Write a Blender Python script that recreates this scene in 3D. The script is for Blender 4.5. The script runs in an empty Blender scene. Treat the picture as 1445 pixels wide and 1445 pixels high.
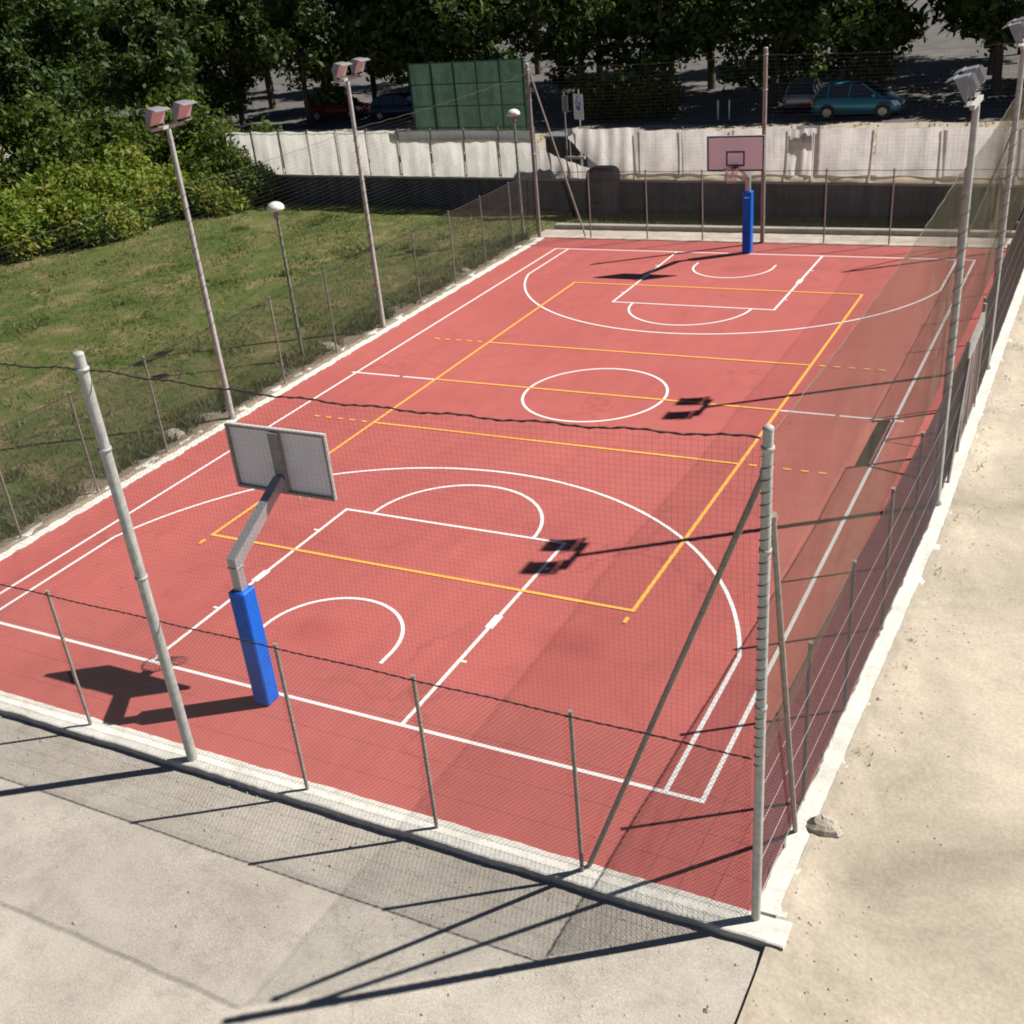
import bpy, math, random
import numpy as np
from mathutils import Vector
R = math.radians
random.seed(7); rng = np.random.default_rng(7)
SC = bpy.context.scene
COL = SC.collection

# ------------------------------------------------------------------ materials
def _nt(name):
    m = bpy.data.materials.new(name); m.use_nodes = True
    nt = m.node_tree; b = nt.nodes['Principled BSDF']
    return m, nt, b
def _noise(nt, scale, detail=4, rough=.6, coord='Object', stretch=None, dist=0.0):
    tc = nt.nodes.new('ShaderNodeTexCoord'); n = nt.nodes.new('ShaderNodeTexNoise')
    n.inputs['Scale'].default_value = scale; n.inputs['Detail'].default_value = detail
    n.inputs['Roughness'].default_value = rough; n.inputs['Distortion'].default_value = dist
    src = tc.outputs[coord]
    if stretch:
        mp = nt.nodes.new('ShaderNodeMapping'); mp.inputs['Scale'].default_value = stretch
        nt.links.new(src, mp.inputs['Vector']); src = mp.outputs['Vector']
    nt.links.new(src, n.inputs['Vector'])
    return n.outputs['Fac']
def _ramp(nt, fac, stops):
    r = nt.nodes.new('ShaderNodeValToRGB'); cr = r.color_ramp
    while len(cr.elements) < len(stops): cr.elements.new(.5)
    for e, (p, c) in zip(cr.elements, stops): e.position = p; e.color = (*c, 1) if len(c) == 3 else c
    nt.links.new(fac, r.inputs['Fac']); return r.outputs['Color']
def _mix(nt, a, b, fac, mode='MIX'):
    x = nt.nodes.new('ShaderNodeMix'); x.data_type = 'RGBA'; x.blend_type = mode
    for s, v in ((x.inputs['A'], a), (x.inputs['B'], b)):
        if isinstance(v, tuple): s.default_value = (*v, 1)
        else: nt.links.new(v, s)
    f = x.inputs['Factor']
    if isinstance(fac, (int, float)): f.default_value = fac
    else: nt.links.new(fac, f)
    return x.outputs['Result']
def _bump(nt, b, fac, strength=.3, dist=.01):
    k = nt.nodes.new('ShaderNodeBump'); k.inputs['Strength'].default_value = strength; k.inputs['Distance'].default_value = dist
    nt.links.new(fac, k.inputs['Height']); nt.links.new(k.outputs['Normal'], b.inputs['Normal'])
def gray(v): return (v, v, v)
def mat_plain(name, c, rough=.6, metal=0, var=.18, scale=9, bump=0, spec=.5, stretch=None):
    m, nt, b = _nt(name)
    f = _noise(nt, scale, 5, .65, stretch=stretch)
    col = _ramp(nt, f, [(.25, tuple(x*(1-var) for x in c)), (.75, tuple(min(1, x*(1+var)) for x in c))])
    nt.links.new(col, b.inputs['Base Color'])
    b.inputs['Roughness'].default_value = rough; b.inputs['Metallic'].default_value = metal
    b.inputs['Specular IOR Level'].default_value = spec
    if bump: _bump(nt, b, _noise(nt, scale*6, 6), bump)
    return m
def mat_court():
    m, nt, b = _nt('red_acrylic')
    big = _ramp(nt, _noise(nt, .22, 4, .6, dist=.6), [(.3, (.425, .106, .095)), (.7, (.485, .129, .114))])
    st = _ramp(nt, _noise(nt, .9, 7, .72, dist=1.4), [(.24, gray(.78)), (.40, gray(.96)), (.62, gray(1.03))])
    c = _mix(nt, big, st, 1, 'MULTIPLY')
    sp = _ramp(nt, _noise(nt, 45, 3, .7), [(.3, gray(.93)), (.7, gray(1.04))])
    c = _mix(nt, c, sp, 1, 'MULTIPLY')
    # long roller streaks running down the court
    rl = _ramp(nt, _noise(nt, 1, 3, .6, stretch=(2.2, .05, 1)), [(.35, gray(.96)), (.65, gray(1.03))])
    c = _mix(nt, c, rl, 1, 'MULTIPLY')
    vo = nt.nodes.new('ShaderNodeTexVoronoi'); vo.feature = 'DISTANCE_TO_EDGE'; vo.inputs['Scale'].default_value = .33
    tc = nt.nodes.new('ShaderNodeTexCoord'); va = nt.nodes.new('ShaderNodeVectorMath'); va.operation = 'ADD'
    nz = nt.nodes.new('ShaderNodeTexNoise'); nz.inputs['Scale'].default_value = 1.1; nz.inputs['Detail'].default_value = 4
    sc = nt.nodes.new('ShaderNodeVectorMath'); sc.operation = 'SCALE'; sc.inputs['Scale'].default_value = 1.3
    nt.links.new(tc.outputs['Object'], nz.inputs['Vector']); nt.links.new(nz.outputs['Color'], sc.inputs[0]); nt.links.new(tc.outputs['Object'], va.inputs[0]); nt.links.new(sc.outputs[0], va.inputs[1]); nt.links.new(va.outputs[0], vo.inputs['Vector'])
    ck = _ramp(nt, vo.outputs['Distance'], [(0, gray(.82)), (.018, gray(1))])
    msk = _ramp(nt, _noise(nt, .35, 3), [(.48, gray(0)), (.6, gray(1))])
    c = _mix(nt, c, _mix(nt, (1, 1, 1), ck, msk), 1, 'MULTIPLY')
    # darker worn, damp looking patches below the two baskets
    for px_, py_ in ((-.35, -11.3), (.2, 11.2), (3.9, -10.2)):
        mp = nt.nodes.new('ShaderNodeMapping'); mp.vector_type = 'TEXTURE'; mp.inputs['Location'].default_value = (px_, py_, 0); mp.inputs['Scale'].default_value = (.75, .5, 1)
        gr = nt.nodes.new('ShaderNodeTexGradient'); gr.gradient_type = 'SPHERICAL'
        nt.links.new(tc.outputs['Object'], mp.inputs['Vector']); nt.links.new(mp.outputs['Vector'], gr.inputs['Vector'])
        c = _mix(nt, c, _ramp(nt, gr.outputs['Fac'], [(0, gray(1)), (.6, (.90, .82, .82))]), 1, 'MULTIPLY')
    nt.links.new(c, b.inputs['Base Color'])
    b.inputs['Roughness'].default_value = .72; b.inputs['Specular IOR Level'].default_value = .35
    _bump(nt, b, _noise(nt, 260, 3), .15, .004)
    return m
def mat_paint(name, c):
    m, nt, b = _nt(name)
    f = _ramp(nt, _noise(nt, 7, 6, .75), [(.14, tuple(x*.62+y*.38 for x, y in zip(c, (.45, .12, .1)))), (.34, tuple(x*.95 for x in c)), (.5, c)])
    nt.links.new(f, b.inputs['Base Color']); b.inputs['Roughness'].default_value = .65
    return m
def mat_concrete(name, a, c, spots=.75, scale=1.2, bump=.3, rough=.9, fine=30, cracks=False):
    m, nt, b = _nt(name)
    col = _ramp(nt, _noise(nt, scale, 8, .65, dist=.4), [(.3, a), (.7, c)])
    d = _ramp(nt, _noise(nt, scale*7, 6, .7), [(.3, gray(spots)), (.5, gray(1))])
    e = _ramp(nt, _noise(nt, fine, 4, .7), [(.3, gray(.85)), (.7, gray(1.1))])
    col = _mix(nt, _mix(nt, col, d, 1, 'MULTIPLY'), e, 1, 'MULTIPLY')
    if cracks:
        vo = nt.nodes.new('ShaderNodeTexVoronoi'); vo.feature = 'DISTANCE_TO_EDGE'; vo.inputs['Scale'].default_value = .38
        tc = nt.nodes.new('ShaderNodeTexCoord'); va = nt.nodes.new('ShaderNodeVectorMath'); va.operation = 'ADD'
        nz = nt.nodes.new('ShaderNodeTexNoise'); nz.inputs['Scale'].default_value = 1.6; nz.inputs['Detail'].default_value = 6; nz.inputs['Roughness'].default_value = .7
        nt.links.new(tc.outputs['Object'], nz.inputs['Vector']); nt.links.new(tc.outputs['Object'], va.inputs[0]); nt.links.new(nz.outputs['Color'], va.inputs[1]); nt.links.new(va.outputs[0], vo.inputs['Vector'])
        ck = _ramp(nt, vo.outputs['Distance'], [(0, gray(.72)), (.006, gray(1))])
        msk = _ramp(nt, _noise(nt, .3, 3), [(.5, gray(0)), (.58, gray(1))])
        col = _mix(nt, col, _mix(nt, (1, 1, 1), ck, msk), 1, 'MULTIPLY')
        gp = _ramp(nt, _noise(nt, 110, 2, .5), [(.38, gray(.72)), (.5, gray(1)), (.66, gray(1.18))])
        col = _mix(nt, col, gp, 1, 'MULTIPLY')
    nt.links.new(col, b.inputs['Base Color']); b.inputs['Roughness'].default_value = rough
    b.inputs['Specular IOR Level'].default_value = .2
    _bump(nt, b, _noise(nt, fine, 8, .7), bump, .02)
    return m
def mat_wall():
    m, nt, b = _nt('stained_concrete')
    col = _ramp(nt, _noise(nt, .8, 6, .6), [(.3, (.07, .066, .066)), (.7, (.15, .14, .138))])
    s = _ramp(nt, _noise(nt, 1, 5, .7, stretch=(2.2, 2.2, .18)), [(.35, gray(.5)), (.6, gray(1.1))])
    w = nt.nodes.new('ShaderNodeTexBrick'); tc = nt.nodes.new('ShaderNodeTexCoord')
    mp = nt.nodes.new('ShaderNodeMapping'); mp.inputs['Rotation'].default_value = (R(90), 0, 0)
    nt.links.new(tc.outputs['Object'], mp.inputs['Vector']); nt.links.new(mp.outputs['Vector'], w.inputs['Vector'])
    w.inputs['Scale'].default_value = 1; w.inputs['Brick Width'].default_value = 2.4; w.inputs['Row Height'].default_value = 1.3
    w.inputs['Mortar Size'].default_value = .02; w.offset = 0
    w.inputs['Color1'].default_value = (1, 1, 1, 1); w.inputs['Color2'].default_value = (.9, .9, .88, 1); w.inputs['Mortar'].default_value = (.45, .45, .45, 1)
    col = _mix(nt, _mix(nt, col, s, 1, 'MULTIPLY'), w.outputs['Color'], 1, 'MULTIPLY')
    nt.links.new(col, b.inputs['Base Color']); b.inputs['Roughness'].default_value = .95
    _bump(nt, b, _noise(nt, 14, 8, .7), .4, .03)
    return m
def mat_lawn():
    m, nt, b = _nt('lawn_turf')
    g = _ramp(nt, _noise(nt, .55, 9, .72, dist=.8), [(.28, (.070, .118, .030)), (.45, (.125, .162, .050)), (.55, (.21, .19, .088)), (.67, (.35, .275, .175))])
    f = _ramp(nt, _noise(nt, 9, 8, .75), [(.28, gray(.5)), (.7, gray(1.3))])
    h = _ramp(nt, _noise(nt, 2.3, 6, .7, stretch=(1, 2.2, 1)), [(.3, (.75, .9, .7)), (.7, (1.12, 1.05, .95))])
    c = _mix(nt, _mix(nt, g, f, 1, 'MULTIPLY'), h, 1, 'MULTIPLY')
    nt.links.new(c, b.inputs['Base Color']); b.inputs['Roughness'].default_value = 1; b.inputs['Specular IOR Level'].default_value = .1
    _bump(nt, b, _noise(nt, 22, 8, .8), .9, .08)
    return m
def mat_leaf(name, cols, transl=.35):
    m = bpy.data.materials.new(name); m.use_nodes = True; nt = m.node_tree
    for n in list(nt.nodes): nt.nodes.remove(n)
    out = nt.nodes.new('ShaderNodeOutputMaterial'); at = nt.nodes.new('ShaderNodeAttribute'); at.attribute_name = 'tint'
    col = _ramp(nt, at.outputs['Fac'], [(i/(len(cols)-1), c) for i, c in enumerate(cols)])
    d = nt.nodes.new('ShaderNodeBsdfPrincipled'); d.inputs['Roughness'].default_value = .6; d.inputs['Specular IOR Level'].default_value = .3
    t = nt.nodes.new('ShaderNodeBsdfTranslucent'); mx = nt.nodes.new('ShaderNodeMixShader'); mx.inputs[0].default_value = transl
    nt.links.new(col, d.inputs['Base Color'])
    tcol = _mix(nt, col, (1.0, 1.0, .45), 1, 'MULTIPLY'); nt.links.new(tcol, t.inputs['Color'])
    nt.links.new(d.outputs[0], mx.inputs[1]); nt.links.new(t.outputs[0], mx.inputs[2]); nt.links.new(mx.outputs[0], out.inputs['Surface'])
    return m
def mat_cloth(name, c, transl=.6, dirt=.7):
    m = bpy.data.materials.new(name); m.use_nodes = True; nt = m.node_tree
    for n in list(nt.nodes): nt.nodes.remove(n)
    out = nt.nodes.new('ShaderNodeOutputMaterial')
    a = _ramp(nt, _noise(nt, 1.6, 7, .7), [(.3, tuple(x*dirt for x in c)), (.55, c)])
    a2 = _ramp(nt, _noise(nt, 1, 5, .7, stretch=(5, 5, .4)), [(.35, gray(.82)), (.6, gray(1))])
    col = _mix(nt, a, a2, 1, 'MULTIPLY')
    d = nt.nodes.new('ShaderNodeBsdfDiffuse'); t = nt.nodes.new('ShaderNodeBsdfTranslucent'); mx = nt.nodes.new('ShaderNodeMixShader'); mx.inputs[0].default_value = transl
    nt.links.new(col, d.inputs['Color']); nt.links.new(col, t.inputs['Color'])
    nt.links.new(d.outputs[0], mx.inputs[1]); nt.links.new(t.outputs[0], mx.inputs[2]); nt.links.new(mx.outputs[0], out.inputs['Surface'])
    return m
M = dict(
    court=mat_court(), white=mat_paint('white_line_paint', (.86, .83, .81)), orange=mat_paint('orange_line_paint', (.93, .47, .085)),
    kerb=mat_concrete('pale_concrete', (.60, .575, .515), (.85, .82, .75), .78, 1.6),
    kerbside=mat_concrete('dirty_shaded_kerb_face', (.30, .295, .29), (.46, .45, .43), .7, 1.5),  # shade of the kerb sides is put into this dirty grey
    kerbfar=mat_concrete('weathered_concrete', (.36, .31, .26), (.60, .52, .45), .75, 1.3),
    pave=mat_concrete('worn_pavement', (.385, .345, .295), (.575, .525, .45), .84, .5, .35, cracks=True),
    path=mat_concrete('sandy_path', (.33, .285, .225), (.66, .575, .455), .90, .36, .5, 1, 18),
    soil=mat_concrete('dry_soil', (.24, .19, .135), (.42, .35, .26), .6, 1.6, .9, 1, 14),
    lot=mat_concrete('lot_asphalt', (.10, .095, .09), (.17, .16, .15), .8, .5),
    lotedge=mat_concrete('lot_gravel', (.34, .29, .22), (.52, .45, .36), .6, 1.5, .8, 1, 9),
    ground=mat_concrete('dusty_ground', (.2, .17, .13), (.3, .26, .2), .8, .1),
    lawn=mat_lawn(), wall=mat_wall(),
    ledge=mat_concrete('ledge_concrete', (.30, .27, .22), (.46, .42, .36), .75, 1.1),
    galv=mat_plain('galvanised_steel', (.44, .455, .43), .62, .06, .28, 11, .05),
    galvdark=mat_plain('dull_steel', (.28, .27, .25), .65, .06, .3, 12, .05),
    rust=mat_plain('rusty_brown_steel', (.31, .275, .235), .8, .05, .3, 10, .1),
    wire=mat_plain('old_fence_wire', (.13, .115, .105), .7, .3, .15, 3),
    wiredark=mat_plain('dark_fence_wire', (.10, .08, .085), .75, .2, .15, 3),
    bright=mat_plain('bright_wire', (.42, .38, .38), .4, .3, .1, 3),
    cord=mat_plain('dark_net_cord', (.075, .08, .075), .9, 0, .15, 3),
    olive=mat_plain('olive_net_cord', (.19, .19, .125), .9, 0, .15, 3),
    rope=mat_plain('dark_rope', (.05, .042, .04), .95, 0, .3, 30),
    blue=mat_plain('blue_vinyl', (.003, .125, .62), .5, 0, .2, 2.2, .35, .25),
    boardback=mat_plain('grey_board_back', (.78, .82, .84), .6, .1, .06, 5),
    board=mat_plain('white_board_front', (.88, .90, .95), .35, 0, .05, 3),
    boardline=mat_plain('dark_board_line', (.045, .025, .04), .6, 0, .1, 5),
    steelblue=mat_plain('grey_hoop_steel', (.40, .41, .42), .4, .5, .12, 8),
    rim=mat_plain('rim_steel', (.16, .05, .035), .5, .1, .2, 10),
    netw=mat_plain('white_hoop_net', (.75, .68, .65), .9),
    lampbox=mat_plain('floodlight_housing', (.34, .33, .34), .45, .4, .12, 8),
    lampglass=mat_plain('floodlight_glass', (.55, .43, .43), .12, 0, .08, 4, 0, .8),
    dome=mat_plain('white_lamp_dome', (.82, .82, .80), .3, 0, .05, 3),
    lampgreen=mat_plain('flaking_green_post', (.20, .24, .18), .7, .1, .95, 9, .1, stretch=(.6, .6, 1)),
    sheet=mat_cloth('white_sheeting', (.85, .835, .785), .70, .80),
    sheet2=mat_cloth('grey_white_sheeting', (.74, .70, .68), .68, .76),
    shade=mat_cloth('painted_shade_grey', (.34, .34, .35), .35, .9), hem=mat_cloth('dirty_hem_cloth', (.66, .56, .44), .6, .8),  # first one: grey painted in for shadow on the sheeting
    green=mat_cloth('green_screen_mesh', (.07, .125, .09), .5, .6),
    greenmetal=mat_plain('dark_green_metal', (.015, .045, .035), .5, .2),
    sign=mat_plain('white_sign_enamel', (.80, .78, .80), .35, 0, .04, 3), signblue=mat_plain('blue_sign_enamel', (.13, .10, .52), .4, 0, .08, 3),
    signgrey=mat_plain('grey_sign_back', (.30, .33, .34), .5, .3),
    bark=mat_plain('rough_bark', (.10, .075, .055), .95, 0, .4, 6, .6, stretch=(1, 1, .3)),
    tyre=mat_plain('black_tyre', (.02, .02, .02), .85), alloy=mat_plain('wheel_alloy', (.35, .35, .36), .35, .7),
    glass=mat_plain('car_glass', (.02, .025, .03), .06, 0, .05, 2, 0, .9), trim=mat_plain('black_trim', (.02, .02, .02), .5),
    headl=mat_plain('headlight_glass', (.85, .88, .88), .08, 0, .03, 2, 0, 1), taill=mat_plain('tail_light_glass', (.35, .02, .02), .15),
    teal=mat_plain('teal_car_paint', (.035, .22, .30), .25, .3, .04, 2), red=mat_plain('dark_red_car_paint', (.20, .012, .025), .25, .2, .04, 2),
    navy=mat_plain('navy_car_paint', (.02, .03, .09), .25, .2, .04, 2), silver=mat_plain('silver_car_paint', (.40, .36, .37), .3, .5, .04, 2),
    flower=mat_plain('orange_petals', (.55, .09, .03), .8), rubble=mat_concrete('broken_concrete', (.36, .32, .26), (.60, .54, .46), .6, 4, .8),
    strap=mat_plain('navy_strap', (.003, .10, .50), .6, 0, .2, 8),
    bin=mat_plain('dark_container_plastic', (.035, .04, .05), .6, 0, .15, 4), binlid=mat_plain('container_lid', (.16, .17, .18), .6, 0, .15, 4),
)
LEAF = dict(
    yellow=mat_leaf('bramble_leaf', [(.030, .052, .010), (.105, .175, .024), (.180, .250, .036), (.24, .27, .045), (.30, .20, .06)]),
    mid=mat_leaf('shrub_leaf', [(.026, .048, .011), (.080, .122, .022), (.14, .185, .034)]),
    dark=mat_leaf('tree_leaf', [(.016, .032, .010), (.048, .082, .020), (.10, .145, .034)], .32),
    grass=mat_leaf('grass_blade', [(.055, .098, .022), (.105, .152, .038), (.18, .198, .068), (.34, .29, .15)], .3),
)
# ------------------------------------------------------------------ mesh helpers
class MB:
    def __init__(s): s.v = []; s.f = []; s.sm = []; s.mi = []; s.m = 0
    def add(s, vs, fs, smooth=False):
        o = len(s.v); s.v += [tuple(map(float, v)) for v in vs]
        s.f += [tuple(i+o for i in f) for f in fs]; s.sm += [smooth]*len(fs); s.mi += [s.m]*len(fs)
    def box(s, x0, x1, y0, y1, z0, z1, bev=0):
        if bev:
            return s.bbox(x0, x1, y0, y1, z0, z1, bev)
        s.add([(x0,y0,z0),(x1,y0,z0),(x1,y1,z0),(x0,y1,z0),(x0,y0,z1),(x1,y0,z1),(x1,y1,z1),(x0,y1,z1)],
              [(0,3,2,1),(4,5,6,7),(0,1,5,4),(1,2,6,5),(2,3,7,6),(3,0,4,7)])
    def bbox(s, x0, x1, y0, y1, z0, z1, b):
        # box with chamfered vertical and horizontal edges
        def ring(i, z): return [(x0+i+b,y0+i,z),(x1-i-b,y0+i,z),(x1-i,y0+i+b,z),(x1-i,y1-i-b,z),(x1-i-b,y1-i,z),(x0+i+b,y1-i,z),(x0+i,y1-i-b,z),(x0+i,y0+i+b,z)]
        rs = [ring(b,z0), ring(0,z0+b), ring(0,z1-b), ring(b,z1)]
        vs = [p for r in rs for p in r]; fs = [tuple(range(7,-1,-1)), tuple(range(24,32))]
        for k in range(3):
            for i in range(8): fs.append((k*8+i, k*8+(i+1)%8, k*8+8+(i+1)%8, k*8+8+i))
        s.add(vs, fs)
    def tube(s, pts, r, n=8, cap=True, smooth=True, phase=0.):
        pts = [Vector(p) for p in pts]; rr = r if isinstance(r, (list, tuple)) else [r]*len(pts)
        vs = []; up = None
        for i, p in enumerate(pts):
            t = (pts[min(i+1, len(pts)-1)] - pts[max(i-1, 0)]).normalized()
            if up is None: up = Vector((1,0,0)) if abs(t.x) < .9 else Vector((0,1,0))
            a = (up - t*up.dot(t)).normalized(); b = t.cross(a); up = a
            for k in range(n):
                an = 2*math.pi*k/n + phase; vs.append(p + (a*math.cos(an) + b*math.sin(an))*rr[i])
        fs = []
        for i in range(len(pts)-1):
            for k in range(n): fs.append((i*n+k, i*n+(k+1)%n, (i+1)*n+(k+1)%n, (i+1)*n+k))
        s.add(vs, fs, smooth)
        if cap:
            s.add(vs[:n], [tuple(range(n-1,-1,-1))]); s.add(vs[-n:], [tuple(range(n))])
    def lathe(s, prof, n=16, c=(0,0,0), smooth=True):
        vs = [(c[0]+r*math.cos(2*math.pi*k/n), c[1]+r*math.sin(2*math.pi*k/n), c[2]+z) for r, z in prof for k in range(n)]
        s.add(vs, [(i*n+k, i*n+(k+1)%n, (i+1)*n+(k+1)%n, (i+1)*n+k) for i in range(len(prof)-1) for k in range(n)], smooth)
    def wire(s, a, b, r):     # thin three sided prism
        a = Vector(a); b = Vector(b); t = (b-a).normalized(); u = Vector((0,0,1)) if abs(t.z) < .9 else Vector((1,0,0))
        x = t.cross(u).normalized(); y = t.cross(x)
        vs = [p + (x*math.cos(k*2.0944) + y*math.sin(k*2.0944))*r for p in (a, b) for k in range(3)]
        s.add(vs, [(0,1,4,3),(1,2,5,4),(2,0,3,5)])
    def grid(s, fn, nu, nv, smooth=True):
        s.add([fn(i/nu, j/nv) for j in range(nv+1) for i in range(nu+1)],
              [(j*(nu+1)+i, j*(nu+1)+i+1, (j+1)*(nu+1)+i+1, (j+1)*(nu+1)+i) for j in range(nv) for i in range(nu)], smooth)
    def build(s, name, mats, parent=None, loc=(0,0,0), rotz=0):
        me = bpy.data.meshes.new(name); me.from_pydata(s.v, [], s.f)
        for mm in (mats if isinstance(mats, (list, tuple)) else [mats]): me.materials.append(mm)
        me.polygons.foreach_set('use_smooth', s.sm); me.polygons.foreach_set('material_index', s.mi); me.update()
        o = bpy.data.objects.new(name, me); COL.objects.link(o); o.location = loc; o.rotation_euler = (0,0,rotz)
        if parent: o.parent = parent
        return o
def tag(o, label=None, cat=None, group=None, kind=None):
    if label: o['label'] = label
    if cat: o['category'] = cat
    if group: o['group'] = group
    if kind: o['kind'] = kind
    return o
def thing(name, label, cat, loc=(0,0,0), rotz=0, group=None):
    o = bpy.data.objects.new(name, None); COL.objects.link(o); o.empty_display_size = .2
    o.location = loc; o.rotation_euler = (0,0,rotz); return tag(o, label, cat, group)
def dup(root, loc, rotz=0, label=None, scale=None):
    r = root.copy(); COL.objects.link(r); r.location = loc; r.rotation_euler = (0,0,rotz)
    if label: r['label'] = label
    if scale: r.scale = scale
    for ch in list(root.children):
        c = ch.copy(); COL.objects.link(c); c.parent = r
        for g in list(ch.children):
            d = g.copy(); COL.objects.link(d); d.parent = c
    return r
def struct(name, mb, m, **k): return tag(mb.build(name, m, **k), kind='structure')
def vnoise(x, y, s=0):     # cheap smooth pseudo noise, -1..1
    return (math.sin(x*1.7+s)*math.cos(y*1.3-s*2) + .5*math.sin(x*4.1+y*2.7+s*3) + .3*math.cos(y*7.3-x*5.1+s))/1.8

# ------------------------------------------------------------------ setting
mb = MB(); mb.add([(-900,-900,-.4),(900,-900,-.4),(900,900,-.4),(-900,900,-.4)], [(0,1,2,3)]); struct('ground', mb, M['ground'])
mb = MB(); mb.add([(-8.12,-14.6,0), (8.13,-14.6,0), (8.45,-4.6,0), (8.45,14.42,0), (-8.12,14.42,0)], [(0,1,2,3,4)]); struct('court_surface', mb, M['court'])
def rb(y): return .032*min(max(y+14.6, 0), 10.0)     # the path side kerb and fence swing slightly outwards
def kerb(x0, x1, y0, y1, z0, z1, along, m, jit=.03, s=0, bend=False):
    mb = MB(); L = (x1-x0) if along == 'x' else (y1-y0); n = int(L/.09)
    ring = []
    for i in range(n+1):
        t = i/n; p = (x0 if along == 'x' else y0) + L*t
        a = (y0 if along == 'x' else x0); b = (y1 if along == 'x' else x1)
        if bend: a += rb(p); b += rb(p)
        ja = vnoise(p*2.1, s, s)*jit + random.uniform(-1,1)*jit*.5; jb = vnoise(p*1.7, s+4, s+2)*jit + random.uniform(-1,1)*jit*.6; h = z1 + vnoise(p*3, s+1, 1)*.006
        cs = [(a+ja, z0), (a+ja, h-.012), (a+ja+.02, h), (b+jb-.02, h), (b+jb, h-.012), (b+jb, z0)]
        ring += [(p, q, z) if along == 'x' else (q, p, z) for q, z in cs]
    fs = [(i*6+k, i*6+k+1, (i+1)*6+k+1, (i+1)*6+k) for i in range(n) for k in range(5)]
    if along == 'x': fs = [f[::-1] for f in fs]
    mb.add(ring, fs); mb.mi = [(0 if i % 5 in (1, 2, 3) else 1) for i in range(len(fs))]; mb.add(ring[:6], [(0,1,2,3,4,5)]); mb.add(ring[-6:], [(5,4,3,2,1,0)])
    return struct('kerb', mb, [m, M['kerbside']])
kerb(-8.62, 8.55, -14.93, -14.56, -.38, .03, 'x', M['kerb'], .012, 0)
kerb(8.10, 8.47, -14.53, 15.6, -.38, .035, 'y', M['kerb'], .03, 3, True)
kerb(-8.58, 8.36, 14.40, 15.6, -.38, .03, 'x', M['kerbfar'], .03, 5)
kerb(-8.60, -8.09, -14.53, 14.36, -.38, .03, 'y', M['kerb'], .04, 8)
mb = MB(); mb.grid(lambda u, v: (-60+68.75*u, -50+35.3*v, -.092+.008*vnoise(u*30, v*18, 2)), 120, 60); struct('pavement', mb, M['pave'])
def pathz(x, y):
    t = min(1, max(0, (-14.2-y)/1.2)); e = x-8.47-rb(y); q = min(1, max(0, (e-.02)/.4)); return .041 - .05*q - .085*t*t*(3-2*t) + .016*q*vnoise(x*1.1, y*.9, 4) + .0055*vnoise(x*5.3, y*3.1, 2) + .003*vnoise(x*14, y*11, 5)
mb = MB(); mb.grid(lambda u, v: (lambda x, y: (x, y, pathz(x, y)))(8.36+rb(-50+69*v)+60*u**3, -50+69*v), 110, 900); struct('path', mb, M['path'])
def lawnz(x, y):
    d = max(0, -8.6-x); return -.03 + .04*vnoise(x*.6, y*.5, 1)*min(1, d/2) + .05*min(1, d/12)
mb = MB(); mb.grid(lambda u, v: (-8.35-75*u, -48+69*v, lawnz(-8.35-75*u, -48+69*v)), 150, 140)
struct('lawn', mb, M['lawn'])
mb = MB()
def soilp(u, v):
    y = -14.6+29.2*v; x = -8.30-.05*vnoise(y*3.1, 4, 2)-.02*vnoise(y*11, 1, 7)-(.85+.35*vnoise(y*.8, 2, 3)+.2*vnoise(y*2.7, 1, 5))*u
    return (x, y, .034 + .05*math.sin(u*math.pi)*(.6+.4*vnoise(x*4, y*3, 6)) + (lawnz(x, y)+.002)*min(1, u*1.4) - .03*min(1, u*1.4))
mb.grid(soilp, 8, 220); struct('soil_strip', mb, M['soil'])
mb = MB(); mb.grid(lambda u, v: (-8.5+60*u, 14.9+6*v, -.02+.05*vnoise((-8.5+60*u)*.9, v*9, 3)), 120, 14); struct('grass_verge', mb, M['lawn'])
# parking lot above the retaining wall, its dry gravel edge, the ground beyond
WA, WB = Vector((-29, 20.25, 0)), Vector((31, 16.0, 0))   # front foot of the retaining wall
wdir = (WB-WA).normalized(); wn = Vector((-wdir.y, wdir.x, 0)); wlen = (WB-WA).length
def wp(s, d, z): p = WA + wdir*s + wn*d; return (p.x, p.y, z)
def ws(x): return (x-WA.x)/wdir.x
LZ = .3
mb = MB(); mb.add([wp(-80, 9, LZ), wp(wlen+60, 9, LZ), (160, 260, LZ), (-260, 260, LZ)], [(0,1,2,3)]); struct('parking_lot', mb, M['lot'])
def verge(u, v):
    s_ = -60+160*u; d = .3+(17.6+.5*vnoise(s_*.35, 1, 2))*v; t = min(1, max(0, (d-1)/7)); z = 1.24+(LZ+.02-1.24)*t*t*(3-2*t) + (.05*vnoise(s_*.9, v*9, 1) if .02 < v < .99 else 0) + .05*(v < .99)
    return wp(s_, d, z)
mb = MB(); mb.grid(verge, 260, 30); struct('gravel_verge', mb, M['lotedge'])
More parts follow.
